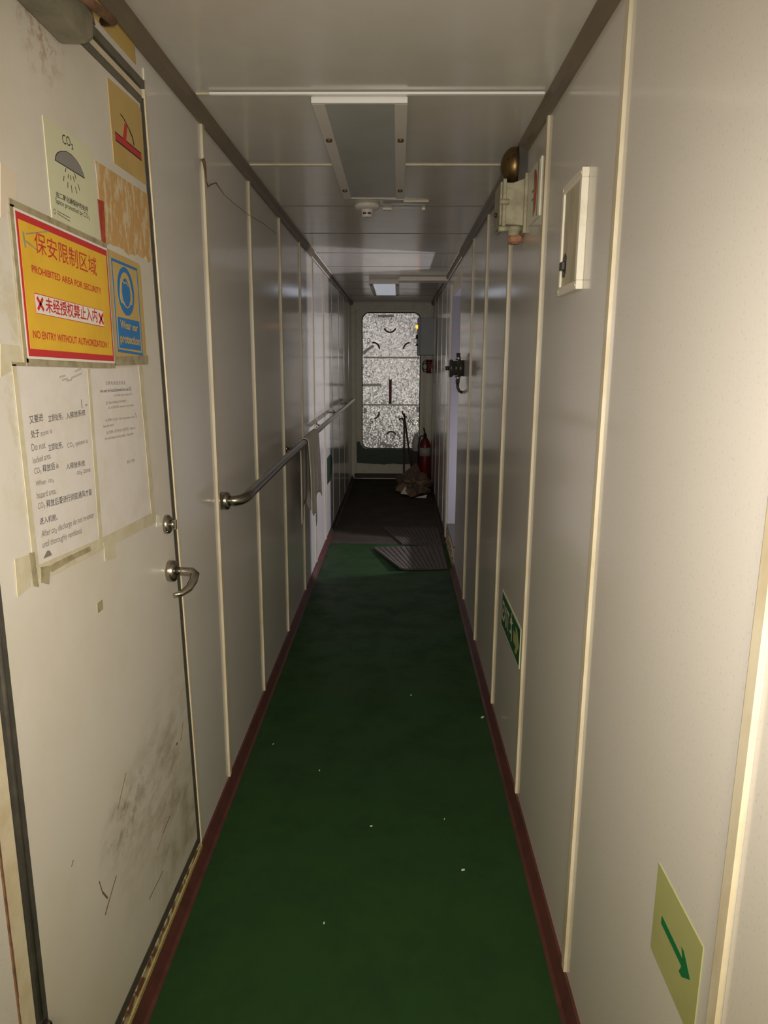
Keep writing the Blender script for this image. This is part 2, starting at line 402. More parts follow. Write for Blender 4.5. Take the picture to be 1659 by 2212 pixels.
d2 = struct(empty('door_2', (.493, 9.03, .388)), 'weathertight steel door at the far end, clad in sparkling silver foil')
mb = MB(); mb.prism(FE, rrect(.134, .852, .394, 2.062, .09), -.045, -.012, M_SILVER); mb.build('leaf', d2, bevel=.004)
mb = MB(); ring2(mb, FE, rrect(.126, .860, .386, 2.070, .097), rrect(.138, .848, .398, 2.058, .087), -.03, -.009, M_BLACK); mb.build('gasket', d2, 'black rubber gasket')
mb = MB(); ring2(mb, FE, rrect(.095, .893, .355, 2.10, .125), rrect(.128, .858, .388, 2.068, .095), 0, .010, M_CREAMW); mb.build('frame', d2, bevel=.002)
for b in (1.525, .942):
    mb = MB()
    n = 14; top = [(.145+.70*i/n, b+.010+.004*noise.noise(V((i*.7, b*9, 1)))) for i in range(n+1)]
    bot = [(.145+.70*i/n, b-.010+.004*noise.noise(V((i*.7, b*9, 5)))) for i in range(n+1)]
    mb.prism(FE, bot + top[::-1], -.012, -.007, M_LEVER); mb.build('cladding_joint', d2)
def dog(p, q, hub, nm='dog_lever'):
    mb = MB()
    mb.tube([FE.p(*hub, -.012), FE.p(*hub, .03)], .018, M_LEVER, 14)
    mb.line(FE, p, q, .030, .014, .032, M_LEVER)
    mb.build(nm, d2)
dog((.33, 2.02), (.52, 2.024), (.395, 2.018)); dog((.155, 1.585), (.27, 1.67), (.16, 1.582)); dog((.14, 1.188), (.37, 1.192), (.16, 1.19))
dog((.36, .462), (.50, .425), (.50, .425)); dog((.165, .84), (.166, .90), (.165, .85)); dog((.83, .86), (.83, .92), (.83, .87))
mb = MB()
ar = dict(wd=.020, n0=-.0125, n1=-.0105, mt=M_REDDK)
arc(mb, FE, .475, 1.905, .075, PI*1.12, PI*1.88, **ar)
arc(mb, FE, .27, 1.63, .075, 0.0, PI*.55, **ar); arc(mb, FE, .72, 1.63, .075, PI*.5, PI, **ar)
arc(mb, FE, .275, .84, .07, PI*1.55, PI*2.05, **ar); arc(mb, FE, .71, .86, .07, PI*.95, PI*1.45, **ar)
arc(mb, FE, .50, .545, .062, PI*.15, PI*.85, **ar)
for tx, a, b in (('O', .19, 1.70), ('O', .77, 1.70), ('S', .225, .705), ('S', .735, .70), ('O', .405, .52), ('S', .575, .51)):
    mb.text(FE, tx, (a, b), (a+.042, b), .06, -.0105, M_REDDK if tx == 'O' and b > 1 else M_DKMETAL)
mb.build('painted_marks', d2, 'dark red painted arcs with O and S letters')
mb = MB(); mb.rect(FE, .467, .502, .953, 1.255, -.012, -.006, M_REDDK); mb.build('red_stripe', d2, 'dark red vertical stripe')
# coat of dark green paint under the door
mb = MB(); pts = [(.062, .475), (.10, .478), (.118, .44), (.15, .40), (.19, .386), (.86, .386), (.90, .39), (.905, .21)]
n = 26
for i in range(n+1): pts.append((.90-.835*i/n, .205+.018*noise.noise(V((i*1.7, 0, 3))) - .012*math.sin(PI*i/n)))
mb.prism(FE, pts, 0, .011, M_GPAINT)
thing(mb.build('sill_paint_band', loc=(.48, 9.03, .2)), 'ragged dark green painted band under the silver door at the corridor end', 'paint')

# ---------------- doorway in the right wall and the lit side room
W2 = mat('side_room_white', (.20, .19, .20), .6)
d3 = struct(empty('door_3', (1, 5.36, 0)), 'open doorway in the right wall with a raised sill')
MB().rect(FR, -5.80, -5.745, .05, 2.06, 0, .016, M_WALL).build('jamb_trim', d3, bevel=.002)
MB().box(1.0, 1.061, 5.738, 5.7445, RDZ0, RDZ1, W2).build('jamb_lining', d3, 'lit white jamb lining'); MB().box(1.0, 1.061, 4.98, 4.988, RDZ0, RDZ1, W2).build('jamb_lining', d3); MB().box(1.0, 1.061, 4.985, 5.74, RDZ1-.003, RDZ1+.003, W2).build('head_lining', d3)
MB().rect(FR, -5.925, -5.875, .02, 2.06, 0, .012, M_CREAM).build('jamb_trim', d3, bevel=.002)
MB().rect(FR, -5.74, -4.985, .155, .168, -.06, .006, M_DKMETAL).build('sill_cap', d3, 'dark metal sill cap')
MB().rect(FR, -5.745, -4.975, 1.975, 2.06, 0, .004, M_BEAD).build('header', d3)
mb = MB()
mb.prism(FR, [(-5.75, .0), (-4.99, .0), (-4.99, .05), (-5.75, .155)], 0, .008, M_RUST)
mb.build('sill_plate', d3, 'flaking rusty plate below the sill')
struct(MB().box(1.06, 2.5, 5.745, 5.80, 0, 2.2, W2).build('wall_side_room_far'))
struct(MB().box(1.06, 2.5, 4.60, 4.66, 0, 2.2, W2).build('wall_side_room_near'))
struct(MB().box(2.44, 2.5, 4.66, 5.745, 0, 2.2, W2).build('wall_side_room_back'))
struct(MB().box(1.06, 2.44, 4.66, 5.745, -.06, 0, M_DARKFLOOR).build('floor_side_room'))
struct(MB().box(1.06, 2.44, 4.66, 5.745, 2.14, 2.2, W2).build('ceiling_side_room'))

def P(px, py): return FL.at(px, py)
# ================================================================== LEFT DOOR (nearest)
mt = mat('stained_door_paint', (.64, .60, .525), .32, var=(.58, .53, .42), vscale=2.2, vdet=6, vlo=.42, vhi=.68)
nt = mt.node_tree                              # scuffs and hand dirt, with a shape of their own, low on the lock side
def dirt_patch(nt, centre, radius, color, scale, lo, hi, stretch=(1, 1, 1)):
    b = nt.nodes['Principled BSDF']; L = nt.links
    tc = nt.nodes.new('ShaderNodeTexCoord')
    vm = nt.nodes.new('ShaderNodeVectorMath'); vm.operation = 'DISTANCE'
    mp = nt.nodes.new('ShaderNodeMapping'); mp.inputs['Scale'].default_value = stretch
    L.new(tc.outputs['Object'], mp.inputs['Vector'])
    vm.inputs[1].default_value = tuple(centre[i]*stretch[i] for i in range(3)); L.new(mp.outputs[0], vm.inputs[0])
    r = nt.nodes.new('ShaderNodeMapRange'); r.inputs['From Min'].default_value = radius; r.inputs['From Max'].default_value = radius*.25
    L.new(vm.outputs['Value'], r.inputs['Value'])
    n = nt.nodes.new('ShaderNodeTexNoise'); n.inputs['Scale'].default_value = scale; n.inputs['Detail'].default_value = 8; n.inputs['Roughness'].default_value = .7
    L.new(mp.outputs[0], n.inputs['Vector'])
    r2 = nt.nodes.new('ShaderNodeMapRange'); r2.inputs['From Min'].default_value = lo; r2.inputs['From Max'].default_value = hi
    L.new(n.outputs['Fac'], r2.inputs['Value'])
    mu = nt.nodes.new('ShaderNodeMath'); mu.operation = 'MULTIPLY'; L.new(r.outputs[0], mu.inputs[0]); L.new(r2.outputs[0], mu.inputs[1])
    mx = nt.nodes.new('ShaderNodeMix'); mx.data_type = 'RGBA'; mx.inputs['B'].default_value = (*color, 1)
    src = b.inputs['Base Color'].links[0].from_socket; L.new(src, mx.inputs['A']); L.new(mu.outputs[0], mx.inputs['Factor'])
    L.new(mx.outputs['Result'], b.inputs['Base Color'])
def dpos(px, py): q = FL.at(px, py); return (0, q[0]-1.39, q[1]-.06)
dirt_patch(nt, dpos(385, 1640), .30, (.33, .26, .15), 11, .46, .70, (1, .55, 1))
dirt_patch(nt, dpos(400, 1760), .20, (.36, .29, .16), 16, .45, .66, (1, .55, 1))
dirt_patch(nt, dpos(280, 1755), .11, (.30, .25, .19), 26, .46, .64, (1, .6, 1))
dirt_patch(nt, dpos(85, 60), .10, (.42, .29, .21), 40, .48, .6)
dirt_patch(nt, dpos(40, 800), .30, (.56, .50, .36), 12, .5, .6)
M_DOOR = mt
d1 = struct(empty('door_1', (0, 1.39, .06)), 'cream cabin door covered with signs and taped notices on the left')
LY0, LZ1 = .990, 2.036
def zb(y): return .084 + (1.857-y)*.034             # bottom edge
zr = zb(1.855); yt, yb_ = ye(LZ1), ye(zr)
MB().prism(FL, [(LY0, zb(LY0)), (yb_, zr), (yt, LZ1), (LY0, LZ1)], -.045, 0, M_DOOR).build('leaf', d1, bevel=.002)
mb = MB()
mb.prism(FL, [(yb_, zr-.02), (yb_+.024, zr-.03), (ye(LZ1+.017)+.022, LZ1+.017), (yt, LZ1)], -.04, .0012, M_RUBBER)
mb.rect(FL, LY0, yt+.01, LZ1, LZ1+.017, -.04, .001, M_SEALG)
mb.prism(FL, [(LY0, zb(LY0)-.026), (yb_+.012, zr-.026), (yb_, zr), (LY0, zb(LY0))], -.04, .001, M_RUBBER); mb.rect(FL, .953, LY0+.001, .07, LZ1+.017, -.04, .0004, M_RUBBER)
mb.tube([(-.002, .971, .40), (-.002, .971, 2.0)], .006, M_RUBBER, 8)
mb.build('seal', d1, 'dark rubber door seal')
mb = MB()
mb.rect(FL, .915, .953, .05, DZ1, -.04, .002, M_CREAM)
mb.rect(FL, .953, yt+.012, LZ1+.017, LZ1+.030, -.04, .0015, M_CREAM); mb.rect(FL, .953, yt+.018, LZ1+.030, LZ1+.036, -.04, -.006, M_RUBBER)
mb.rect(FL, .953, yt+.026, LZ1+.036, LZ1+.054, -.04, .004, M_SEALG)
mb.prism(FL, [(ye(.05)+.024, .05), (ye(.05)+.036, .05), (ye(LZ1+.054)+.036, LZ1+.054), (ye(LZ1+.054)+.024, LZ1+.054)], -.04, .004, M_CREAM)
mb.build('frame', d1, bevel=.001)
mb = MB(); n = 20
for i in range(n):
    z = .15+1.0*i/n
    mb.rect(FL, .911, .915+.003*noise.noise(V((i*.9, 2, 0))), z, z+.05, -.01, .0025, M_BROWN)
mb.build('rusted_edge', d1, 'chipped rusty frame edge')
mb = MB(); mb.prism(FL, [(.953, .050), (yb_+.01, .046), (yb_+.01, zr-.026), (.953, zb(.953)-.026)], -.03, .004, M_RUST); mb.build('threshold', d1, 'rusty threshold strip with flaking paint')
MB().rect(FL, .953, yb_+.02, .040, .052, -.03, .008, mat('old_yellow_paint', (.40, .33, .13), .6, var=(.30, .24, .09), vscale=20, vdet=8)).build('yellow_edge', d1, 'old yellow paint line above the skirting')
# lever handle and lock
lv = empty('lever_handle', V((0, 1.39, .06))); lv.parent = d1; lv.location = (0, 0, 0); BASE[lv.name] = V((0, 1.39, .06))
cy, cz_ = 1.740, .945
MB().lathe((0, cy, cz_), (1, 0, 0), [(0, .027), (.006, .028), (.016, .027), (.019, .024), (.020, .012)], M_STEEL).build('rose', lv)
pts = [(.018, cy, cz_), (.040, cy, cz_), (.060, cy-.001, cz_-.001), (.070, cy-.008, cz_-.006), (.070, cy-.024, cz_-.017), (.064, cy-.044, cz_-.030), (.050, cy-.066, cz_-.038), (.036, cy-.078, cz_-.039)]
MB().tube(pts, [.0105, .0105, .0110, .0112, .0105, .0095, .0075, .006], M_STEEL, 16).build('lever', lv)
lk = empty('door_lock', V((0, 1.39, .06))); lk.parent = d1; lk.location = (0, 0, 0); BASE[lk.name] = V((0, 1.39, .06))
cy, cz_ = 1.738, 1.068
MB().lathe((0, cy, cz_), (1, 0, 0), [(0, .024), (.007, .0245), (.011, .022), (.013, .019), (.0135, .012)], M_STEEL).build('rose', lk)
mb = MB(); mb.lathe((.013, cy, cz_), (1, 0, 0), [(0, .011), (.009, .011), (.011, .009)], M_STEEL, 18); mb.box(.020, .028, cy-.004, cy+.004, cz_-.012, cz_+.012, M_STEEL); mb.build('thumb_turn', lk)
mb = MB(); mb.tube([(.004, .972, .18), (.004, .972, .385)], .012, M_STEELR, 14); mb.tube([(.004, .972, .385), (.004, .972, .392)], [.012, .007], M_STEELR, 14); mb.build('hinge', d1, 'worn steel hinge barrel')
# door closer on the top
dc = empty('door_closer', V((0, 1.39, .06))); dc.parent = d1; dc.location = (0, 0, 0); BASE[dc.name] = V((0, 1.39, .06))
mb = MB(); mb.prism(FL, [(1.10, 2.005), (1.34, 2.000), (1.368, 2.016), (1.375, 2.06), (1.10, 2.07)], 0, .05, mat('dusty_grey_casing', (.22, .20, .14), .5, var=(.16, .145, .10), vscale=20)); mb.build('body', dc, 'dusty grey closer body', bevel=.006)
mb = MB(); mb.tube([(.055, 1.22, 2.04), (.068, 1.22, 2.04)], .016, M_STEEL, 16); mb.build('spindle', dc)
mb = MB(); mb.tube([(.064, 1.22, 2.04), (.066, 1.42, 2.068), (.03, 1.47, 2.088)], .008, M_BROWN, 8); mb.build('arm', dc, 'rusty brown closer arm')
mb = MB()
for (p, q, wd) in (((214, 1904), (221, 1927), .0025), ((221, 1927), (232, 1940), .004), ((251, 1892), (238, 1936), .003), ((238, 1936), (227, 1976), .004), ((272, 1669), (254, 1749), .002),
                   ((367, 1762), (352, 1800), .003), ((352, 1800), (340, 1836), .002), ((352, 1881), (322, 1943), .0022), ((158, 1858), (154, 1872), .002), ((395, 1560), (390, 1600), .003), ((383, 1605), (380, 1609), .005)):
    mb.line(FL, P(*p), P(*q), wd, 0, .0006, M_BROWN)
mb.build('scratches', d1, 'dark scratches low on the door')
trim(MB().rect(FL, 1.36, 1.72, 2.108, 2.147, 0, .0012, M_STAIN), 'mustard coloured paint above the left door')
trim(MB().prism(FL, [(1.41, 2.094), (1.50, 2.094), (1.47, 2.147), (1.38, 2.147)], 0, .003, M_BROWN), 'brown rust above the left door')
trim(MB().rect(FL, 1.765, 1.774, 2.094, 2.118, 0, .003, M_CREAMW))

# ================================================================== SIGNS ON THE LEFT DOOR
def ink(sign, *a, **k):
    o = MB(); o.text(*a, **k); return o.build('lettering', sign)
def quad_sign(name, pts, mt, n1=.0012, n0=0.0, fr=FL):
    c = [sum(p[i] for p in pts)/len(pts) for i in (0, 1)]
    o = MB().prism(fr, pts, n0, n1, mt).build(name, loc=fr.p(c[0], min(p[1] for p in pts)))
    return o
def rectp(a0, a1, b0, b1): return [(a0, b0), (a1, b0), (a1, b1), (a0, b1)]
# luminous CO2 sign
s = quad_sign('safety_sign', [(1.257, 1.66), (1.452, 1.66), (1.441, 1.862), (1.254, 1.862)], M_LUM)
thing(s, 'pale luminous sign with a grey dome and CO2 lettering on the left door', 'sign')
mb = MB(); dome = [P(*q) for q in ((117, 346.6), (118, 336), (122, 329), (130, 325.5), (141, 326), (153, 333.6), (164, 346), (172, 359), (178, 373.5), (182, 386.5))]
mb.prism(FL, dome, .0012, .0014, M_BLACK)
cx = sum(p[0] for p in dome)/len(dome); cb = sum(p[1] for p in dome)/len(dome)
mb.prism(FL, [(cx+(a-cx)*.94, cb+(b-cb)*.90) for a, b in dome], .0014, .0017, M_GREYFILL); mb.build('dome_symbol', s, 'grey half dome')
mb = MB()
for q in ((495, 760, 487, 805), (470, 860, 465, 925), (530, 835, 525, 890), (555, 850, 565, 915), (590, 865, 610, 940), (610, 825, 630, 900), (522, 945, 522, 1020), (567, 980, 578, 1085), (620, 1005, 643, 1095), (655, 970, 680, 1055)):
    p, r = P(60+q[0]/6.144, 240+q[1]/6.144), P(60+q[2]/6.144, 240+q[3]/6.144); mb.line(FL, p, r, .0016, .0012, .0016, M_BLACK)
mb.build('spray_symbol', s, 'thin black spray strokes')
mb = MB(); ink(s, FL, 'CO₂', P(134.5, 314.5), P(157, 323.5), .0185, .0016, M_BLACK)
ink(s, FL, '由二氧化碳保护的处所', P(120, 426), P(189, 460), .0105, .0016, M_BLACK, bold=.01); ink(s, FL, 'Space protected by CO₂', P(118.5, 437.5), P(192, 474), .0085, .0016, M_BLACK)
c_ = P(116.5, 457); ring2(mb, FL, circle(*c_, .0045), circle(*c_, .003), .0012, .0016, M_GREYINK)
for y0, y1 in ((456, 471), (461, 478)): mb.line(FL, P(122, y0), P(150, y1), .0016, .0012, .0015, M_GREYINK)
mb.build('small_emblem', s)
# yellow fire damper sign
s = quad_sign('damper_sign', [(1.553, 1.866), (1.738, 1.866), (1.736, 2.016), (1.72, 2.028), (1.546, 2.022)], M_TAN)
thing(s, 'mustard yellow sign with a red bar and tilted lever, at the door top', 'sign')
mb = MB(); mb.prism(FL, [P(*q) for q in ((246.4, 283), (303.5, 330.5), (304.5, 348), (248.5, 303.7))], .0012, .0016, M_BLACK)
mb.prism(FL, [P(*q) for q in ((247, 286.5), (303, 333), (304, 345), (249, 301.5))], .0016, .002, M_RED)
mb.prism(FL, [P(*q) for q in ((267.5, 266), (273, 272), (270.8, 306), (263.8, 299.5))], .0014, .0019, M_RED); mb.build('red_symbol', s, 'red bar and post')
mb = MB(); q = [P(258.6, 246.5), P(264, 253.5), P(270, 264.4), P(278, 281), (P(284.6, 297)), P(288, 314)]
for i in range(5): mb.line(FL, q[i], q[i+1], .0022 if i < 3 else .004, .0014, .002, M_BLACK)
mb.build('lever_symbol', s, 'thin curved black line')
# torn sticker
mb = MB(); n = 16; pts = [(1.456, 1.846), (1.745, 1.848)] + [(1.749+.003*noise.noise(V((i, 3, 1))), 1.83-.012*i) for i in range(10)]
pts += [(1.74-.27*i/n, 1.700+.014*noise.noise(V((i*1.3, 7, 2)))) for i in range(n+1)]
s = MB().prism(FL, pts, 0, .0009, M_TORN).build('torn_sticker', loc=(0, 1.6, 1.7))
thing(s, 'tan remains of a torn sticker with a red strip, right of the CO2 sign', 'sticker')
MB().prism(FL, [P(*q) for q in ((209.5, 430), (223, 435.5), (228, 533), (219, 527))], .0009, .0014, mat('faded_red', (.33, .045, .02), .5, var=(.42, .10, .04), vscale=30)).build('red_strip', s, 'faded red vertical strip')
# prohibited area sign
s = quad_sign('warning_sign', [(1.129, 1.474), (1.4765, 1.466), (1.4775, 1.689), (1.129, 1.697)], M_WHITE, .003, .0016)
thing(s, 'large yellow sign with red border reading PROHIBITED AREA FOR SECURITY', 'sign')
MB().prism(FL, [(1.132, 1.478), (1.4735, 1.470), (1.4745, 1.685), (1.132, 1.693)], .003, .0033, M_RED).build('border', s, 'red border')
MB().prism(FL, [(1.1385, 1.4895), (1.4675, 1.4815), (1.4685, 1.674), (1.1385, 1.682)], .0033, .0036, M_YEL).build('yellow_field', s, 'yellow printed field')
mb = MB()
ink(s, FL, '保安限制区域', P(70.5, 545), P(205, 597), .0335, .0042, M_RED, bold=.0)
ink(s, FL, 'PROHIBITED AREA FOR SECURITY', P(63.5, 588), P(214.5, 636), .0115, .0042, M_RED, bold=.012)
ink(s, FL, 'NO ENTRY WITHOUT AUTHORIZATION !', P(66.5, 730), P(230.5, 752.5), .0125, .0042, M_RED, bold=.012)
bx = [P(*q) for q in ((68.4, 632), (218, 671), (221.3, 707), (73, 676.5))]
mb = MB(); mb.prism(FL, bx, .0036, .0039, M_RED); c_ = [sum(p[i] for p in bx)/4 for i in (0, 1)]
mb.prism(FL, [(c_[0]+(a-c_[0])*.990, c_[1]+(b-c_[1])*.93) for a, b in bx], .0039, .0042, M_WHITE)
ink(s, FL, '未经授权禁止入内', P(93.5, 675), P(206, 697.5), .025, .0046, M_RED, bold=.018)
for cxp, cyp in ((81.5, 656.5), (213.5, 688.5)):
    a, b = P(cxp, cyp)
    for sg in (1, -1): mb.line(FL, (a-.0095, b-sg*.0095), (a+.0095, b+sg*.0095), .0055, .0042, .0047, M_RED)
mb.build('text_panel', s, 'white strip with red characters between two crosses')
for k, pts in enumerate((rectp(1.118, 1.131, 1.468, 1.700), [(1.12, 1.697), (1.478, 1.688), (1.479, 1.699), (1.12, 1.708)], [(1.125, 1.463), (1.48, 1.456), (1.48, 1.468), (1.125, 1.475)], rectp(1.4775, 1.487, 1.462, 1.69))):
    MB().prism(FL, pts, .0006, .0026, M_TAPED).build('tape_strip', s, 'grimy edging tape')
mb = MB()                                       # old arrow-like smear of grime
mb.line(FL, P(44, 500), P(50, 535), .006, .0036, .0038, M_TAPED); mb.line(FL, P(50, 505), P(100, 500), .0022, .0036, .0038, M_TAPED); mb.line(FL, P(50, 520), P(75, 540), .0025, .0036, .0038, M_TAPED)
mb.build('grime_smear', s)
# ear protection sign
s = quad_sign('ear_protection_sign', [(1.4865, 1.466), (1.672, 1.466), (1.668, 1.672), (1.658, 1.684), (1.489, 1.690)], M_TAN, .0014)
thing(s, 'blue and tan sign with ear muffs reading Wear ear protection', 'sign')
bq = [P(*q) for q in ((237.8, 556), (294.2, 580), (307.5, 768.5), (253, 760))]
c_ = [sum(p[i] for p in bq)/4 for i in (0, 1)]
mb = MB(); inn = [(c_[0]+(a-c_[0])*.94, c_[1]+(b-c_[1])*.94) for a, b in bq]
ring2(mb, FL, bq[::-1], inn[::-1], .0014, .0018, M_BLUE); mb.build('border', s, 'thin blue border')
ca, cb = P(270.5, 630); rad = .047
mb = MB(); mb.prism(FL, circle(ca, cb, rad, rad*1.06, 40), .0014, .0018, M_BLUE); mb.build('blue_disc', s, 'blue disc')
mb = MB()
ring2(mb, FL, circle(ca-.001, cb+.003, .031, .036, 32), circle(ca-.001, cb-.001, .0235, .028, 32), .0018, .0022, M_TAN)
mb.build('ear_muff_symbol', s, 'tan head outline with ear muffs')
for sg in (-1, 1): mb2 = MB().prism(FL, circle(ca+sg*.027, cb-.008, .008, .018, 18), .0018, .0023, M_TAN).build('ear_cup_symbol', s)
MB().prism(FL, circle(ca-.001, cb-.004, .0235, .029, 28), .0022, .0025, M_BLUE).build('face_symbol', s, 'blue face')
mb = MB(); q = [(ca-.018, cb+.020), (ca-.008, cb+.016), (ca+.002, cb+.019), (ca+.014, cb+.012)]
for i in range(3): mb.line(FL, q[i], q[i+1], .0028, .0025, .0028, M_TAN)
mb.build('hair_line', s); mb = MB(); arc(mb, FL, ca, cb-.012, .021, PI*1.15, PI*1.85, .0028, .0025, .0028, M_TAN); mb.build('chin_line', s)
mb = MB(); mb.prism(FL, [P(*q) for q in ((252, 684), (299, 694.5), (303.3, 758), (256.3, 751))], .0014, .0018, M_BLUE); mb.build('text_field', s, 'blue text field')
mb = MB(); ink(s, FL, 'Wear ear', P(258, 708), P(296, 717.5), .017, .0022, M_TAN, bold=.03); ink(s, FL, 'protection', P(258, 738.5), P(300.5, 746), .017, .0022, M_TAN, bold=.03)
MB().prism(FL, [P(*q) for q in ((247, 770), (318, 768), (318, 787), (247, 790))], .0016, .0024, M_TAPED).build('tape_strip', s, 'brown tape along the bottom')
# two taped notices
n1 = quad_sign('paper_notice', [(1.097, 1.142), (1.350, 1.129), (1.348, 1.458), (1.094, 1.463)], M_PAPER, .0010)
thing(n1, 'white taped notice with large CO2 warning lines, left of two on the door', 'notice')
mb = MB()
def tl(body, x0, y0, x1, y1, h, mt=M_BLACK, **k): ink(n1, FL, body, P(x0, y0), P(x1, y1), h, .0014, mt, **k)
tl('又要进', 62.5, 916, 92, 909, .0125); tl('立即处所。', 103, 912, 135, 906, .0120); tl('入释放系统', 142, 906, 183, 897, .0115)
tl('处于', 66, 947, 84, 943, .0125); tl('zone is', 86, 943, 111, 935, .0085, M_GREYINK)
tl('Do not', 67, 975, 97, 968, .0115, M_GREYINK); tl('立即处所。', 103, 975, 135, 968, .0120); tl('CO₂ system is', 144, 968, 188, 956, .0085, M_GREYINK)
tl('locked area.', 70, 1002, 109, 990, .0105, M_GREYINK)
tl('CO₂', 73, 1027, 88, 1023, .0115, M_GREYINK); tl('释放后 is', 91, 1021, 125, 1012, .0125); tl('入释放系统', 142, 1015, 182, 1006, .0110)
tl('co₂ zone', 165, 1028, 194, 1021, .0085, M_GREYINK)
tl('When  co₂', 76, 1053, 115, 1042, .0100, M_GREYINK); tl('hazard area.', 78.5, 1078, 120, 1066, .0105, M_GREYINK)
tl('CO₂', 81, 1103, 96, 1097, .0115, M_GREYINK); tl('释放后要进行彻底通风才能', 99, 1097, 197, 1069, .0125)
tl('进入机舱。', 84.5, 1134, 123, 1123, .0115)
tl('After co₂ discharge do not re-enter', 88, 1161, 202, 1117, .0110, M_GREYINK, shear=.15); tl('until thoroughly ventilated.', 90, 1184, 176, 1151, .0105, M_GREYINK, shear=.1)
mb.prism(FL, [P(*q) for q in ((92, 1207), (100, 1190), (106, 1189), (111, 1199))], .0010, .0013, M_GREYINK)
mb.line(FL, P(174, 863), P(176, 882), .0025, .0010, .0013, M_GREYINK); mb.line(FL, P(183, 876), P(187, 874), .002, .0010, .0013, M_GREYINK)
for q in ((126, 815, 140, 811), (132, 821, 145, 818), (142, 823, 154, 820), (152, 817, 176, 806), (160, 803, 174, 796)): mb.line(FL, P(q[0], q[1]), P(q[2], q[3]), .0035, .0010, .0012, mat('smudge', (.44, .40, .34), .7))
mb.build('printed_marks', n1)
n2 = quad_sign('paper_notice', [(1.352, 1.128), (1.632, 1.118), (1.610, 1.457), (1.352, 1.456)], M_PAPER, .0009)
thing(n2, 'white taped notice with small faint print beside the door lock', 'notice')
mb = MB()
def t2(body, q, h, mt=M_GREYINK):
    ink(n2, FL, body, P(190+q[0]/8.507, 780+q[1]/8.507), P(190+q[2]/8.507, 780+q[3]/8.507), h, .0013, mt)
t2('日 期 机 舱 值 班 规 定', (320, 440, 680, 430), .0075); t2('when watch the Personal Dismountable Entry code CCR', (215, 580, 785, 540), .0068, M_BLACK)
t2('(1) 进入机舱. Note to ventilate CO₂', (460, 665, 805, 630), .0062); t2('(2) Take training of emergency', (320, 795, 690, 745), .0056); t2('(3) 必须关闭. Sound is and make', (360, 890, 830, 835), .0064)
t2('(4) 检查 12.5-20. Tube lamp power code', (310, 1110, 840, 1040), .0058); t2('keep the watch', (275, 1225, 460, 1190), .0056)
t2('(5) 机舱人员 09-20. 必须到 3. Open is', (330, 1340, 860, 1240), .0062); t2('not and keep strictly safety.  Sound for', (300, 1450, 830, 1350), .0055); t2('船 长  签字', (710, 1885, 845, 1855), .0075)
mb.line(FL, P(291.5, 892), P(293.5, 903), .0018, .0009, .0012, M_GREYINK)
mb.build('pen_mark', n2)
def strip(o, q, mt=M_TAPE, n=.0016, lab=None): MB().prism(FL, [P(*p) for p in q], .0006, n, mt).build('tape_strip', o, lab)
strip(n1, ((24, 787), (33, 787), (82, 1222), (70, 1218))); strip(n1, ((187, 797), (193, 797), (221, 1172), (213, 1172)), n=.0014)
strip(n1, ((30, 1208), (62, 1198), (65, 1264), (36, 1290))); strip(n1, ((60, 1196), (72, 1192), (82, 1268), (70, 1266)), M_TAPED, .002)
strip(n1, ((100, 1226), (120, 1214), (192, 1180), (195, 1190), (150, 1212), (110, 1236)), M_TAPED, .002); strip(n1, ((78, 1222), (215, 1163), (335, 1105), (343, 1125), (215, 1190), (110, 1244), (78, 1250)), M_TAPE, .0013)
strip(n1, ((22, 782), (240, 790), (240, 796), (24, 790)), M_TAPED)
strip(n2, ((298, 790), (306, 790), (334, 1105), (326, 1112))); strip(n2, ((222, 1172), (245, 1162), (249, 1205), (226, 1212)))
strip(n2, ((337, 1113), (344, 1113), (344, 1138), (337, 1138)), M_WHITE)
MB().prism(FL, [P(*p) for p in ((85, 1225), (106, 1222), (104, 1262), (86, 1258))], .0006, .0022, M_TAPED).build('torn_corner', n1, 'torn brownish lower corner')
s = quad_sign('tape_scrap', rectp(1.308, 1.333, .988, 1.008), M_TAPED, .001); thing(s, 'small square tape scrap alone below the taped notices', 'tape')
s = quad_sign('tape_scrap', [P(*q) for q in ((0, 350), (36, 375), (34, 442), (0, 470))], mat('old_pale_tape', (.64, .55, .43), .5), .0008); thing(s, 'pale pinkish tape patch at the left edge beside the prohibited area sign', 'tape')
s = quad_sign('tape_scrap', [P(*q) for q in ((0, 742), (52, 748), (56, 785), (26, 800), (0, 815))], M_TAPE, .0007); thing(s, 'yellowed tape patch below the left end of the yellow sign', 'tape')

# ================================================================== LEFT WALL
# handrail
hr = thing(empty('handrail', (0, 5.2, 1.02)), 'stainless steel handrail along the left wall', 'handrail')
MB().lathe((0, 2.305, 1.018), (1, 0, 0), [(0, .030), (.020, .030), (.026, .027), (.028, .018)], M_STEEL).build('flange', hr)
pts = [(.02, 2.305, 1.018), (.045, 2.308, 1.018), (.062, 2.318, 1.020), (.072, 2.335, 1.023), (.077, 2.36, 1.026), (.078, 2.42, 1.029), (.078, 3.2, 1.040), (.078, 5.0, 1.048), (.078, 8.15, 1.052)]
MB().tube(pts, .017, M_STEELR, 18).build('rail', hr)
for y in (3.70, 5.10, 6.45, 7.87):
    br = MB().tube([(.006, y, 1.025), (.05, y, 1.024), (.072, y, 1.036)], .006, M_STEEL, 10).build('bracket', hr)
    MB().lathe((0, y, 1.025), (1, 0, 0), [(0, .020), (.006, .020), (.008, .012)], M_STEEL, 18).build('wall_rose', br)
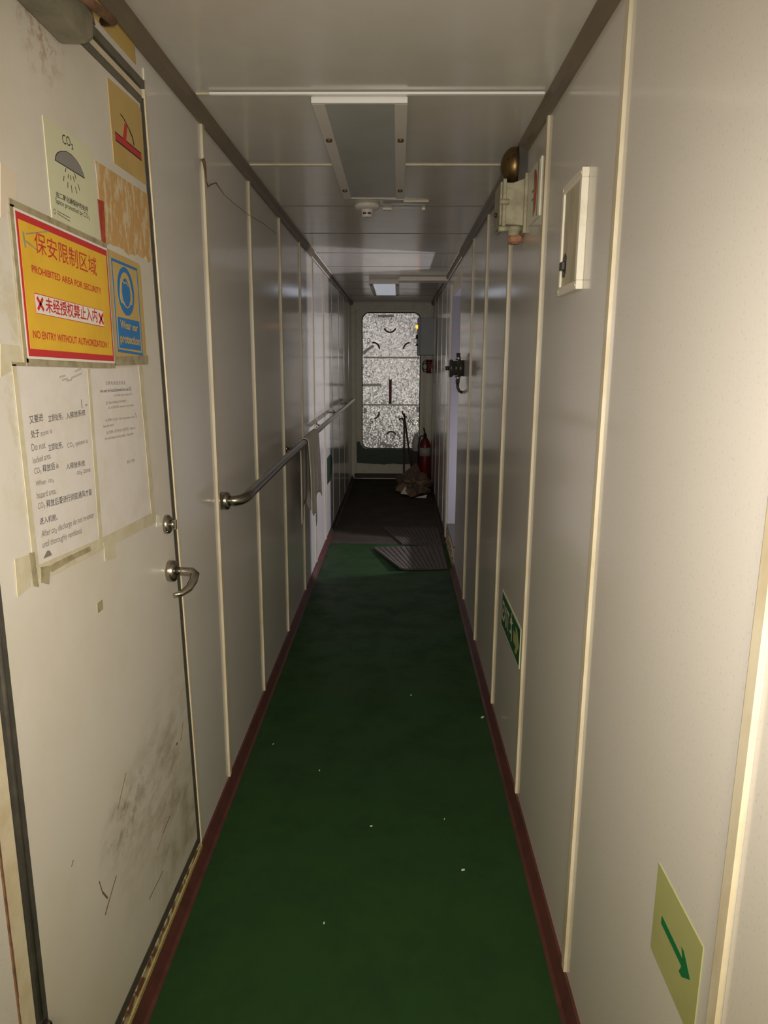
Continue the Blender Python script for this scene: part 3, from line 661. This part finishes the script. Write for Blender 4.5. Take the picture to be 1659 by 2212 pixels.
# cloth over the rail
mb = MB(); nu, nv = 22, 40; grid = []
def drape(u, v):
    y = 3.83 + .50*u; arcl = .030*PI
    front = .38+.05*math.sin(u*7)+(.10 if .32 < u < .5 else 0)-.02*(u > .85); back = .40+.06*math.sin(u*9+1)
    s_ = v*(front+back+arcl) - back; zc = 1.043+.006*u; R = .0215
    wv = .006*math.sin(u*19+v*2)+.004*math.sin(u*41)
    if s_ < 0: return (.078-R+wv*.5*min(1, -s_*8), y+.02*s_*math.sin(u*6), zc+s_)
    if s_ < arcl:
        a = PI*(1-s_/arcl); return (.078+R*math.cos(a), y, zc+R*math.sin(a))
    d = s_-arcl; return (.078+R+abs(wv)*min(1, d*6)+.02*d, y+.03*d*math.sin(u*8), zc-d)
vs = [drape(i/nu, j/nv) for j in range(nv+1) for i in range(nu+1)]
fs = [(j*(nu+1)+i, j*(nu+1)+i+1, (j+1)*(nu+1)+i+1, (j+1)*(nu+1)+i) for j in range(nv) for i in range(nu)]
mb.raw(vs, fs, M_RAG, True)
o = mb.build('cloth', loc=(.078, 4.05, 1.043)); sl = o.modifiers.new('thickness', 'SOLIDIFY'); sl.thickness = .0025
thing(o, 'off-white cloth draped over the handrail', 'cloth')
# loose wire
mb = MB(); wl = [P(*q) for q in ((432, 350), (433, 372), (438, 392), (445, 403), (453, 398), (460, 395), (475, 420), (500, 440), (535, 465), (565, 482), (592, 505))]
mb.tube([FL.p(a, b, .009+.004*math.sin(i*1.3)) for i, (a, b) in enumerate(wl)], [.0018]*6+[.0008]*5, M_BROWN, 6)
wr = thing(mb.build('loose_wire', loc=(0, 2.3, 2.0)), 'thin brown wire sagging along the top of the left wall', 'wire')
a, b = P(432, 352); mb = MB(); mb.tube([FL.p(a, b+.012, .008), FL.p(a+.004, b, .012), FL.p(a+.03, b-.035, .008)], [.006, .005, .002], M_BROWN, 8); mb.build('wire_tie', wr)
# low green sign on the far left wall
s = MB().prism(FL, [(5.83, .47), (6.10, .46), (6.24, .50), (6.30, .575), (6.24, .65), (6.10, .69), (5.83, .69)], 0, .0015, mat('dull_green', (.014, .034, .016), .5)).build('low_green_sign', loc=(0, 6.0, .47))
thing(s, 'dark green rounded sign low on the left wall past the cloth', 'sign')

# ================================================================== RIGHT WALL
def Q(px, py): return FR.at(px, py)
# cream panel box
pb = thing(empty('wall_panel_box', (1, 1.785, 1.635)), 'shallow cream hatch box with a dark latch, on the near right wall', 'box')
a0, a1, b0, b1 = -1.884, -1.690, 1.636, 1.894
mb = MB(); mb.ring(FR, a0, a1, b0, b1, .020, 0, .0165, M_CREAMW); pf = mb.build('frame', pb, bevel=.002)
mb = MB(); mb.rect(FR, a0+.020, a1-.020, b0+.020, b1-.020, 0, .0115, mat('stained_panel', (.50, .44, .31), .45, var=(.33, .29, .19), vscale=10, vdet=5, stretch=(1, 1, .25), vlo=.45, vhi=.62)); pp = mb.build('panel', pb)
mb = MB(); mb.prism(FR, [(a0+.026, b0+.045), (a0+.05, b0+.04), (a0+.066, b0+.055), (a0+.068, b0+.085), (a0+.05, b0+.098), (a0+.026, b0+.09)], .0115, .0125, M_DKMETAL); mb.build('grime_mark', pp, 'dark worn patch around the latch')
mb = MB(); mb.rect(FR, a0+.028, a0+.058, b0+.058, b0+.078, .0125, .021, M_DKMETAL); mb.build('latch', pp, 'dark metal latch', bevel=.002)
for a, b in ((a0+.01, b0+.01), (a1-.01, b0+.01), (a0+.01, b1-.01), (a1-.01, b1-.01)): MB().tube([FR.p(a, b, .015), FR.p(a, b, .018)], .0035, M_CREAM, 10).build('screw', pf)
# alarm sign
s = MB().rect(FR, -2.446, -2.255, 1.900, 2.064, 0, .004, M_CREAMW).build('alarm_sign', loc=(1, 2.35, 1.90)); thing(s, 'pale square sign with a red half disc, on the wall beside the alarm bell', 'sign')
mb = MB(); mb.prism(FR, [(-2.345, 1.918)] + circle(-2.345, 1.983, .040, .065, 20, -PI/2, PI/2, False)[1:-1] + [(-2.345, 2.048)], .004, .0048, M_RED); mb.build('red_symbol', s, 'red half disc')
mb = MB(); mb.rect(FR, -2.356, -2.350, 1.915, 2.05, .004, .0048, M_GREEN); mb.rect(FR, -2.385, -2.352, 1.965, 1.970, .004, .0048, M_GREEN); mb.rect(FR, -2.385, -2.352, 1.99, 1.995, .004, .0048, M_GREEN); mb.rect(FR, -2.296, -2.290, 1.905, 2.06, .004, .0048, M_GREEN); mb.rect(FR, -2.27, -2.266, 1.905, 2.06, .004, .0048, M_LUM); mb.build('green_lines', s, 'green frame lines')
# alarm bell
ab = thing(empty('alarm_bell', (1, 2.56, 1.88)), 'brass dome alarm bell on a dusty cream housing high on the right wall', 'bell')
mb = MB(); mb.prism(FR, [(-2.66, 1.89), (-2.49, 1.89), (-2.49, 2.075), (-2.66, 2.075)], 0, .010, M_BOXCR); mb.build('back_plate', ab, bevel=.002)
mb = MB(); mb.prism(Frame((0, 2.50, 0), (1, 0, 0), (0, 0, 1)), [(.992, 1.915), (.955, 1.918), (.930, 1.918), (.930, 2.048), (.955, 2.048), (.992, 2.062)], -.14, 0, M_BOXCR); mb.build('housing', ab, bevel=.004)
mb = MB(); mb.rect(FR, -2.648, -2.492, 1.908, 2.058, .068, .080, M_BOXCR); mb.rect(FR, -2.64, -2.50, 1.916, 2.05, .080, .088, M_BOXCR); cv = mb.build('cover', ab, bevel=.003)
for b in (1.985, 1.902):
    MB().tube([FR.p(-2.485, b, .060), FR.p(-2.485, b, .092)], .009, M_BOXCR, 8).build('bolt', cv)
MB().tube([FR.p(-2.57, 1.96, .088), FR.p(-2.57, 1.96, .096)], .008, M_DKMETAL, 10).build('bolt', cv)
gz, gy = 2.108, 2.545
prof = [(0, .057), (.010, .058)] + [(.010+.042*math.sin(t), .058*math.cos(t)) for t in (i*PI/2/10 for i in range(1, 11))]
MB().lathe((.968, gy, gz), (-1, 0, 0), prof, M_BRASS, 32).build('gong', ab, 'tarnished brass gong')
mb = MB(); mb.rect(FR, -gy-.03, -gy+.03, 2.05, 2.165, 0, .030, M_DKMETAL); mb.tube([(.995, gy, gz), (.965, gy, gz)], .014, M_DKMETAL, 12); mb.build('bracket', ab, 'dark mounting bracket')
mb = MB(); mb.lathe((.968, 2.545, 1.918), (0, 0, -1), [(0, .026), (.012, .024), (.014, .020), (.026, .019), (.030, .015)], M_BOXCR, 18); mb.build('cable_gland', ab)
mb = MB(); mb.lathe((.974, 2.545, 1.890), (0, 0, -1), [(0, .022), (.008, .027), (.020, .024), (.027, .012)], M_COPPER, 9, False); mb.build('sealing_tape', ab, 'pinkish sealing tape')
# exit sign low on the wall
ex = thing(MB().rect(FR, -2.662, -2.240, .463, .606, 0, .002, M_LUM).build('exit_sign', loc=(1, 2.45, .463)), 'green EXIT sign with running figure and arrow low on the right wall', 'sign')
MB().rect(FR, -2.650, -2.243, .470, .599, .002, .0024, M_GREENDK).build('green_field', ex)
mb = MB(); ink(ex, FR, 'EXIT', (-2.635, .498), (-2.470, .498), .076, .0028, M_LUM, bold=.02); 
mb = MB()
def man(a, b, s_):
    for p, q, wd in (((.0, .42), (.03, .0), .07), ((.03, .0), (-.13, -.2), .06), ((-.13, -.2), (-.27, -.17), .05), ((.03, .0), (.16, -.16), .06), ((.16, -.16), (.12, -.4), .05), ((.0, .38), (-.16, .28), .045), ((-.16, .28), (-.2, .12), .04), ((.02, .38), (.16, .24), .045), ((.16, .24), (.26, .30), .04)):
        mb.line(FR, (a+p[0]*s_, b+p[1]*s_), (a+q[0]*s_, b+q[1]*s_), wd*1.3*s_, .0024, .0028, M_LUM)
    mb.prism(FR, circle(a+.03*s_, b+.52*s_, .065*s_, n=14), .0024, .0028, M_LUMY)
man(-2.425, .535, .105); mb.build('running_figure', ex, 'pale running figure')
mb = MB(); mb.prism(FR, [(-2.37, .512), (-2.315, .512), (-2.335, .487), (-2.305, .487), (-2.258, .532), (-2.305, .577), (-2.335, .577), (-2.315, .552), (-2.37, .552)], .0024, .0028, M_LUMY); mb.build('arrow', ex, 'yellowish arrow')
# big arrow sticker
asg = thing(MB().rect(FR, -.985, -.819, .551, .707, 0, .0012, M_LUMY).build('arrow_sign', loc=(1, .9, .551)), 'yellow-green square sticker with a green arrow at lower right', 'sign')
tip, tail = Q(1493, 2118), Q(1431, 1985); b = .5*(tip[1]+tail[1])
mb = MB(); a0, a1 = tail[0], tip[0]; h = .0068
mb.prism(FR, [(a0, b-h), (a1-.030, b-h), (a1-.036, b-.021), (a1-.026, b-.021), (a1, b), (a1-.026, b+.021), (a1-.036, b+.021), (a1-.030, b+h), (a0, b+h)], .0012, .0016, M_GREEN); mb.build('arrow', asg, 'dark green arrow')
# watertight switch beside the doorway
sw = thing(empty('watertight_switch', (1, 4.64, 1.44)), 'dark round watertight switch with a bent cable, beside the right doorway', 'switch')
y, z = 4.65, 1.435
MB().lathe((1, y, z), (-1, 0, 0), [(0, .052), (.035, .052), (.038, .046), (.066, .046), (.070, .055), (.088, .055), (.092, .048)], M_DKMETAL, 20).build('body', sw)
MB().tube([(.91, y, z), (.885, y, z)], .014, M_DKMETAL, 12).build('knob', sw)
for zz, s_ in ((z+.05, 1), (z-.05, -1)):
    gl = MB().tube([(.965, y, zz+s_*.022), (.965, y, zz+s_*.045)], .013, M_DKMETAL, 12).build('gland', sw)
    MB().tube([(.965, y, zz), (.965, y, zz+s_*.022)], .017, M_ALU, 12).build('gland_nut', gl, 'bright metal gland nut')
MB().tube([(.965, y, z-.095), (.966, y, z-.12), (.975, y, z-.142), (.998, y, z-.155)], .0095, M_DKMETAL, 10).build('cable', sw)
# grey electrical enclosure near the far end
eb = thing(empty('electrical_box', (1, 8.2, 1.545)), 'grey electrical box with a lit orange lamp on the right wall', 'electrical box')
MB().box(.815, 1.0, 8.02, 8.36, 1.548, 1.945, M_BOXGREY).build('enclosure', eb, bevel=.004)
MB().box(.795, .817, 8.01, 8.37, 1.542, 1.950, M_BOXGREY).build('lid', eb, bevel=.006); lid = bpy.data.objects['lid']
MB().lathe((.795, 8.10, 1.852), (-1, 0, 0), [(0, .020), (.018, .020), (.026, .012)], M_ORANGE, 14).build('indicator_lamp', lid, 'lit orange indicator lamp')
MB().lathe((.795, 8.10, 1.745), (-1, 0, 0), [(0, .022), (.02, .020), (.022, .012)], M_DKMETAL, 14).build('selector_knob', lid)
MB().box(.778, .796, 8.07, 8.13, 1.645, 1.675, M_BLACK).build('push_button', lid)
# red gear with a cable coil under the box
rg = thing(empty('red_horn', (1, 8.25, 1.32)), 'small dark red fitting with coiled black cable below the grey box', 'horn')
mb = MB(); mb.lathe((.93, 8.22, 1.35), (0, 0, 1), [(0, .03), (.05, .022), (.10, .03), (.15, .035)], M_REDDK, 14); mb.box(.93, 1.0, 8.2, 8.24, 1.40, 1.44, M_REDDK); mb.build('body', rg)
mb = MB(); mb.tube([(.885+.028*math.cos(t), 8.2, 1.40+.055*math.sin(t)+.004*t) for t in (i*.35 for i in range(40))], .005, M_BLACK, 6); mb.build('cable_coil', rg, 'coiled black cable')
cdt = thing(MB().tube([(.978, 8.0-.03, 1.25), (.978, 7.97, 2.16)], .007, M_CREAMW, 8).build('conduit', loc=(.978, 7.97, 1.25)), 'thin pale vertical conduit in front of the grey electrical box', 'pipe')
# fire extinguisher
fe = thing(empty('fire_extinguisher', (.915, 8.62, 0)), 'red fire extinguisher standing in the far right corner', 'extinguisher')
MB().lathe((.915, 8.62, .004), (0, 0, 1), [(0, .066), (.01, .070), (.46, .070), (.52, .060), (.555, .035), (.575, .022)], M_EXTRED, 26).build('cylinder', fe)
mb = MB(); mb.lathe((.915, 8.62, .36), (0, 0, 1), [(0, .0708), (.10, .0708)], mat('label_pale', (.42, .38, .34), .5), 26); mb.build('label', fe, 'pale paper label')
mb = MB(); mb.lathe((.915, 8.62, .575), (0, 0, 1), [(0, .02), (.03, .022), (.05, .016)], M_DKMETAL, 14); mb.tube([(.915, 8.60, .61), (.90, 8.52, .64)], .009, M_DKMETAL, 8); mb.tube([(.915, 8.60, .62), (.895, 8.55, .70)], .009, M_DKMETAL, 8); vl = mb.build('valve', fe, 'dark valve and squeeze handle')
mb = MB(); mb.tube([(.915, 8.61, .60), (.86, 8.58, .60), (.835, 8.56, .50), (.838, 8.56, .2)], .009, M_BLACK, 8); mb.build('hose', vl, 'black hose')
# whitish wrapped bundle by the extinguisher, turned as a necked shape
pbt = thing(empty('wrapped_bundle', (.815, 8.93, .372)), 'whitish wrapped bundle on top of the dark box beside the extinguisher', 'bundle')
mb = MB(); mb.lathe((.815, 8.93, .372), (0, 0, 1), [(0, .040), (.01, .050), (.13, .048), (.18, .030), (.20, .020), (.22, .020)], mat('cloudy_wrap', (.62, .60, .57), .35), 16); mb.build('body', pbt)
bk = thing(MB().box(.760, .868, 8.87, 8.985, .003, .372, mat('black_box', (.035, .035, .03), .6)).build('dark_box', loc=(.79, 8.93, .003), bevel=.006), 'dark upright box standing left of the red extinguisher', 'box')
# sticks leaning by the far door
ck = thing(MB().tube([(.665, 8.72, .004), (.662, 8.86, .70), (.655, 8.87, .765), (.635, 8.87, .79), (.61, 8.865, .785), (.60, 8.86, .765)], [.012, .012, .011, .011, .010, .010], M_WOOD, 10).build('walking_stick', loc=(.665, 8.72, 0)), 'brown hooked stick leaning against the far silver door', 'stick')
rb = thing(MB().tube([(.785, 8.62, .004), (.668, 8.965, .78), (.656, 8.98, .84)], [.011, .011, .013], mat('red_brown_bar', (.10, .02, .02), .5), 10).build('pry_bar', loc=(.785, 8.62, 0)), 'dark red bar leaning across the hooked stick', 'bar')
# crumpled sack
def crumple(name, c, r, seed, mt, sub=3, amp=.35):
    bm = bmesh.new(); bmesh.ops.create_icosphere(bm, subdivisions=sub, radius=1)
    mb = MB(); vs = []
    for v in bm.verts:
        d = v.co.normalized(); k = 1 + amp*noise.noise(d*1.9 + V((seed, 0, 0))) + amp*.5*noise.noise(d*4.3 + V((0, seed, 0)))
        p = V((c[0]+d.x*r[0]*k, c[1]+d.y*r[1]*k, c[2]+d.z*r[2]*k)); p.z = max(p.z, .004); vs.append(p)
    bm.verts.index_update(); fs = [tuple(v.index for v in f.verts) for f in bm.faces]; bm.free()
    mb.raw(vs, fs, mt); return mb
sk = thing(empty('paper_sack', (.74, 8.1, 0)), 'crumpled brown paper sack on the floor at the far right', 'sack')
crumple('b', (.76, 8.10, .09), (.20, .32, .12), 3.1, M_KRAFT, 4, .5).build('sack_body', sk)
mb = MB()
def flap(pts, mt): mb.prism(Frame(pts[0], V(pts[1])-V(pts[0]), (V(pts[2])-V(pts[0]))), [(0, 0), ((V(pts[1])-V(pts[0])).length, 0), ((V(pts[1])-V(pts[0])).length*.6, (V(pts[2])-V(pts[0])).length)], -.002, .002, mt)
flap([(.56, 7.85, .06), (.80, 7.78, .03), (.58, 8.0, .24)], M_KRAFT); flap([(.92, 7.9, .05), (.72, 7.76, .02), (.90, 8.1, .22)], M_KRAFT); flap([(.60, 8.2, .16), (.86, 8.4, .18), (.66, 8.45, .27)], M_KRAFT)
mb.build('torn_flap', sk)
for q in ([(.62, 7.80, .035), (.70, 7.77, .03), (.63, 7.84, .12)], [(.78, 7.72, .008), (.90, 7.70, .006), (.84, 7.74, .04)], [(.72, 7.83, .12), (.75, 7.83, .12), (.73, 7.86, .20)]):
    mb = MB(); flap(q, M_WHITE); mb.build('white_lining', sk, 'torn white lining')

# ================================================================== FLOOR THINGS
def rib_mat(name, q, label, curl, loc):
    q = [V((a, b, 0)) for a, b in q]                 # far-left, near-left, near-right, far-right
    r = thing(empty(name, loc), label, 'mat', 'ribbed rubber mats by the doorway')
    mb = MB(); nu, nv = 28, 12
    def pt(u, v, h): p = (q[0]*(1-u)+q[3]*u)*(1-v) + (q[1]*(1-u)+q[2]*u)*v; p.z = .003+h+curl*max(0, 1-u*7)**2*v; return p
    vs = [pt(i/nu, j/nv, h) for h in (0, .006) for j in range(nv+1) for i in range(nu+1)]; N = (nu+1)*(nv+1); fs = []
    for j in range(nv):
        for i in range(nu):
            a = j*(nu+1)+i; f = (a, a+1, a+nu+2, a+nu+1); fs += [tuple(N+k for k in f[::-1]), f]
    bd = [i for i in range(nu+1)] + [(nu+1)*j+nu for j in range(1, nv+1)] + [(nu+1)*nv+i for i in range(nu-1, -1, -1)] + [(nu+1)*j for j in range(nv-1, 0, -1)]
    for k in range(len(bd)): a, b = bd[k], bd[(k+1) % len(bd)]; fs.append((b, a, N+a, N+b))
    mb.raw(vs, fs, M_RUBBER); mb.build('backing', r)
    mb = MB()
    for i in range(13):
        u0, u1 = (i+.10)/13, (i+.86)/13
        for j in range(nv):
            v0, v1 = j/nv, (j+1)/nv
            mb.raw([pt(u0, v0, .006), pt(u1, v0, .006), pt(u1, v1, .006), pt(u0, v1, .006), pt(u0, v0, .013), pt(u1, v0, .013), pt(u1, v1, .013), pt(u0, v1, .013)],
                   [(7, 6, 5, 4), (0, 4, 5, 1), (3, 2, 6, 7), (0, 3, 7, 4), (1, 5, 6, 2)], M_MAT)
    mb.build('ribs', r)
    return r
rib_mat('rubber_mat', [(.395, 5.53), (.60, 4.92), (.955, 4.97), (.955, 5.62)], 'ribbed brown rubber mat with lifted corner, nearer of the two', .02, (.7, 5.3, 0))
rib_mat('rubber_mat', [(.46, 6.24), (.63, 5.66), (.955, 5.66), (.955, 6.24)], 'dark ribbed rubber mat lying beyond the nearer mat', 0, (.72, 5.95, 0))
for k, (px, py, r) in enumerate(((1042, 1550, .010), (1000, 1880, .006), (435, 1885, .005), (802, 1785, .004), (690, 1665, .004), (590, 1608, .0035), (888, 1502, .004), (700, 1995, .0035), (415, 1790, .006), (960, 1770, .003))):
    p = hit(px, py, 2, 0); a = random.random()*3
    fr = Frame(p, (math.cos(a), math.sin(a), 0), (-math.sin(a), math.cos(a), 0))
    c = MB().prism(fr, [(-r, -r*.35), (r*.8, -r*.5), (r, r*.3), (-r*.6, r*.5)], .0005, .0025, M_WHITE).build('paint_chip', loc=p)
    if k == 0: thing(c, 'largest white chip on the green floor, near the right skirting', 'chip', 'white chips on the green floor')
    else: thing(c, 'tiny white speck of debris on the green floor', 'chip', 'white chips on the green floor')

# ================================================================== CEILING THINGS
def fixture(name, x0, x1, y0, y1, drop, label, diff, lit):
    z0, z1 = H-drop, H
    r = thing(empty(name, ((x0+x1)/2, (y0+y1)/2, z1)), label, 'light')
    MB().box(x0+.004, x1-.004, y0+.004, y1-.004, z0+.008, z1, M_WPL).build('housing', r)
    mb = MB(); t = .036
    mb.box(x0, x1, y0, y0+.012, z0, z1-.006, M_WSTRIP if not lit else M_WPL); mb.box(x0, x1, y1-.012, y1, z0, z1-.006, M_WPL)
    mb.box(x0, x0+t, y0+.012, y1-.012, z0, z0+.010, M_WPL); mb.box(x1-t, x1, y0+.012, y1-.012, z0, z0+.010, M_WPL)
    fm = mb.build('frame', r, bevel=.0015)
    MB().box(x0+t, x1-t, y0+.012, y1-.012, z0+.003, z0+.008, diff).build('diffuser', r, 'lit prismatic cover' if lit else 'unlit grey frosted cover')
    for x in (x0+t/2, x1-t/2):
        for f in ((.28, .86) if not lit else (.06, .94)):
            y = y0+(y1-y0)*f; MB().tube([(x, y, z0+.001), (x, y, z0-.006)], .010, M_BRASS if not lit else M_DKMETAL, 12).build('screw', fm)
    return r
fixture('ceiling_light', .340, .602, 2.110, 3.275, .022, 'unlit grey ceiling light with white frame, nearer one', M_DIFF, False)
fixture('ceiling_light', .318, .585, 6.50, 7.62, .040, 'lit bluish ceiling light near the far silver door', M_LIT, True)
sd = thing(empty('smoke_detector', (.433, 3.49, H)), 'white smoke detector behind the near ceiling light', 'smoke detector')
MB().lathe((.433, 3.49, H), (0, 0, -1), [(0, .060), (.012, .060), (.018, .054), (.024, .040)], M_WPL, 30).build('base', sd)
MB().lathe((.433, 3.49, H-.024), (0, 0, -1), [(0, .034), (.006, .028), (.024, .026), (.030, .027), (.033, .020)], M_WPL, 24).build('sensor_head', sd)
mb = MB()
for dx in (-.0105, .0105): mb.box(.433+dx-.008, .433+dx+.008, 3.4625, 3.470, H-.046, H-.038, M_BLACK)
mb.build('vent_slot', sd, 'black vent slots')
eh = thing(empty('label_holder', (.62, 3.48, H)), 'clear plastic holder on the ceiling right of the smoke detector', 'holder')
MB().box(.505, .700, 3.43, 3.52, H-.012, H-.009, M_CLEAR).build('sleeve', eh, 'clear sleeve')
MB().box(.60, .712, 3.405, 3.412, H-.006, H, M_CREAM).build('strip', eh); MB().box(.505, .545, 3.50, 3.522, H-.020, H, M_WPL).build('end_clip', eh); MB().box(.685, .70, 3.50, 3.522, H-.02, H, M_CREAMW).build('end_clip', eh)
cb = thing(empty('ceiling_box', (.80, 6.35, H)), 'long shallow white box across the ceiling above the right doorway', 'box')
MB().box(.59, .998, 6.26, 6.45, H-.035, H, M_WPL).build('casing', cb, bevel=.003); MB().box(.588, .999, 6.252, 6.262, H-.037, H-.008, M_CREAMW).build('front_strip', cb)
MB().box(.576, .590, 6.39, 6.52, H-.025, H, M_WHITE).build('end_tab', cb)
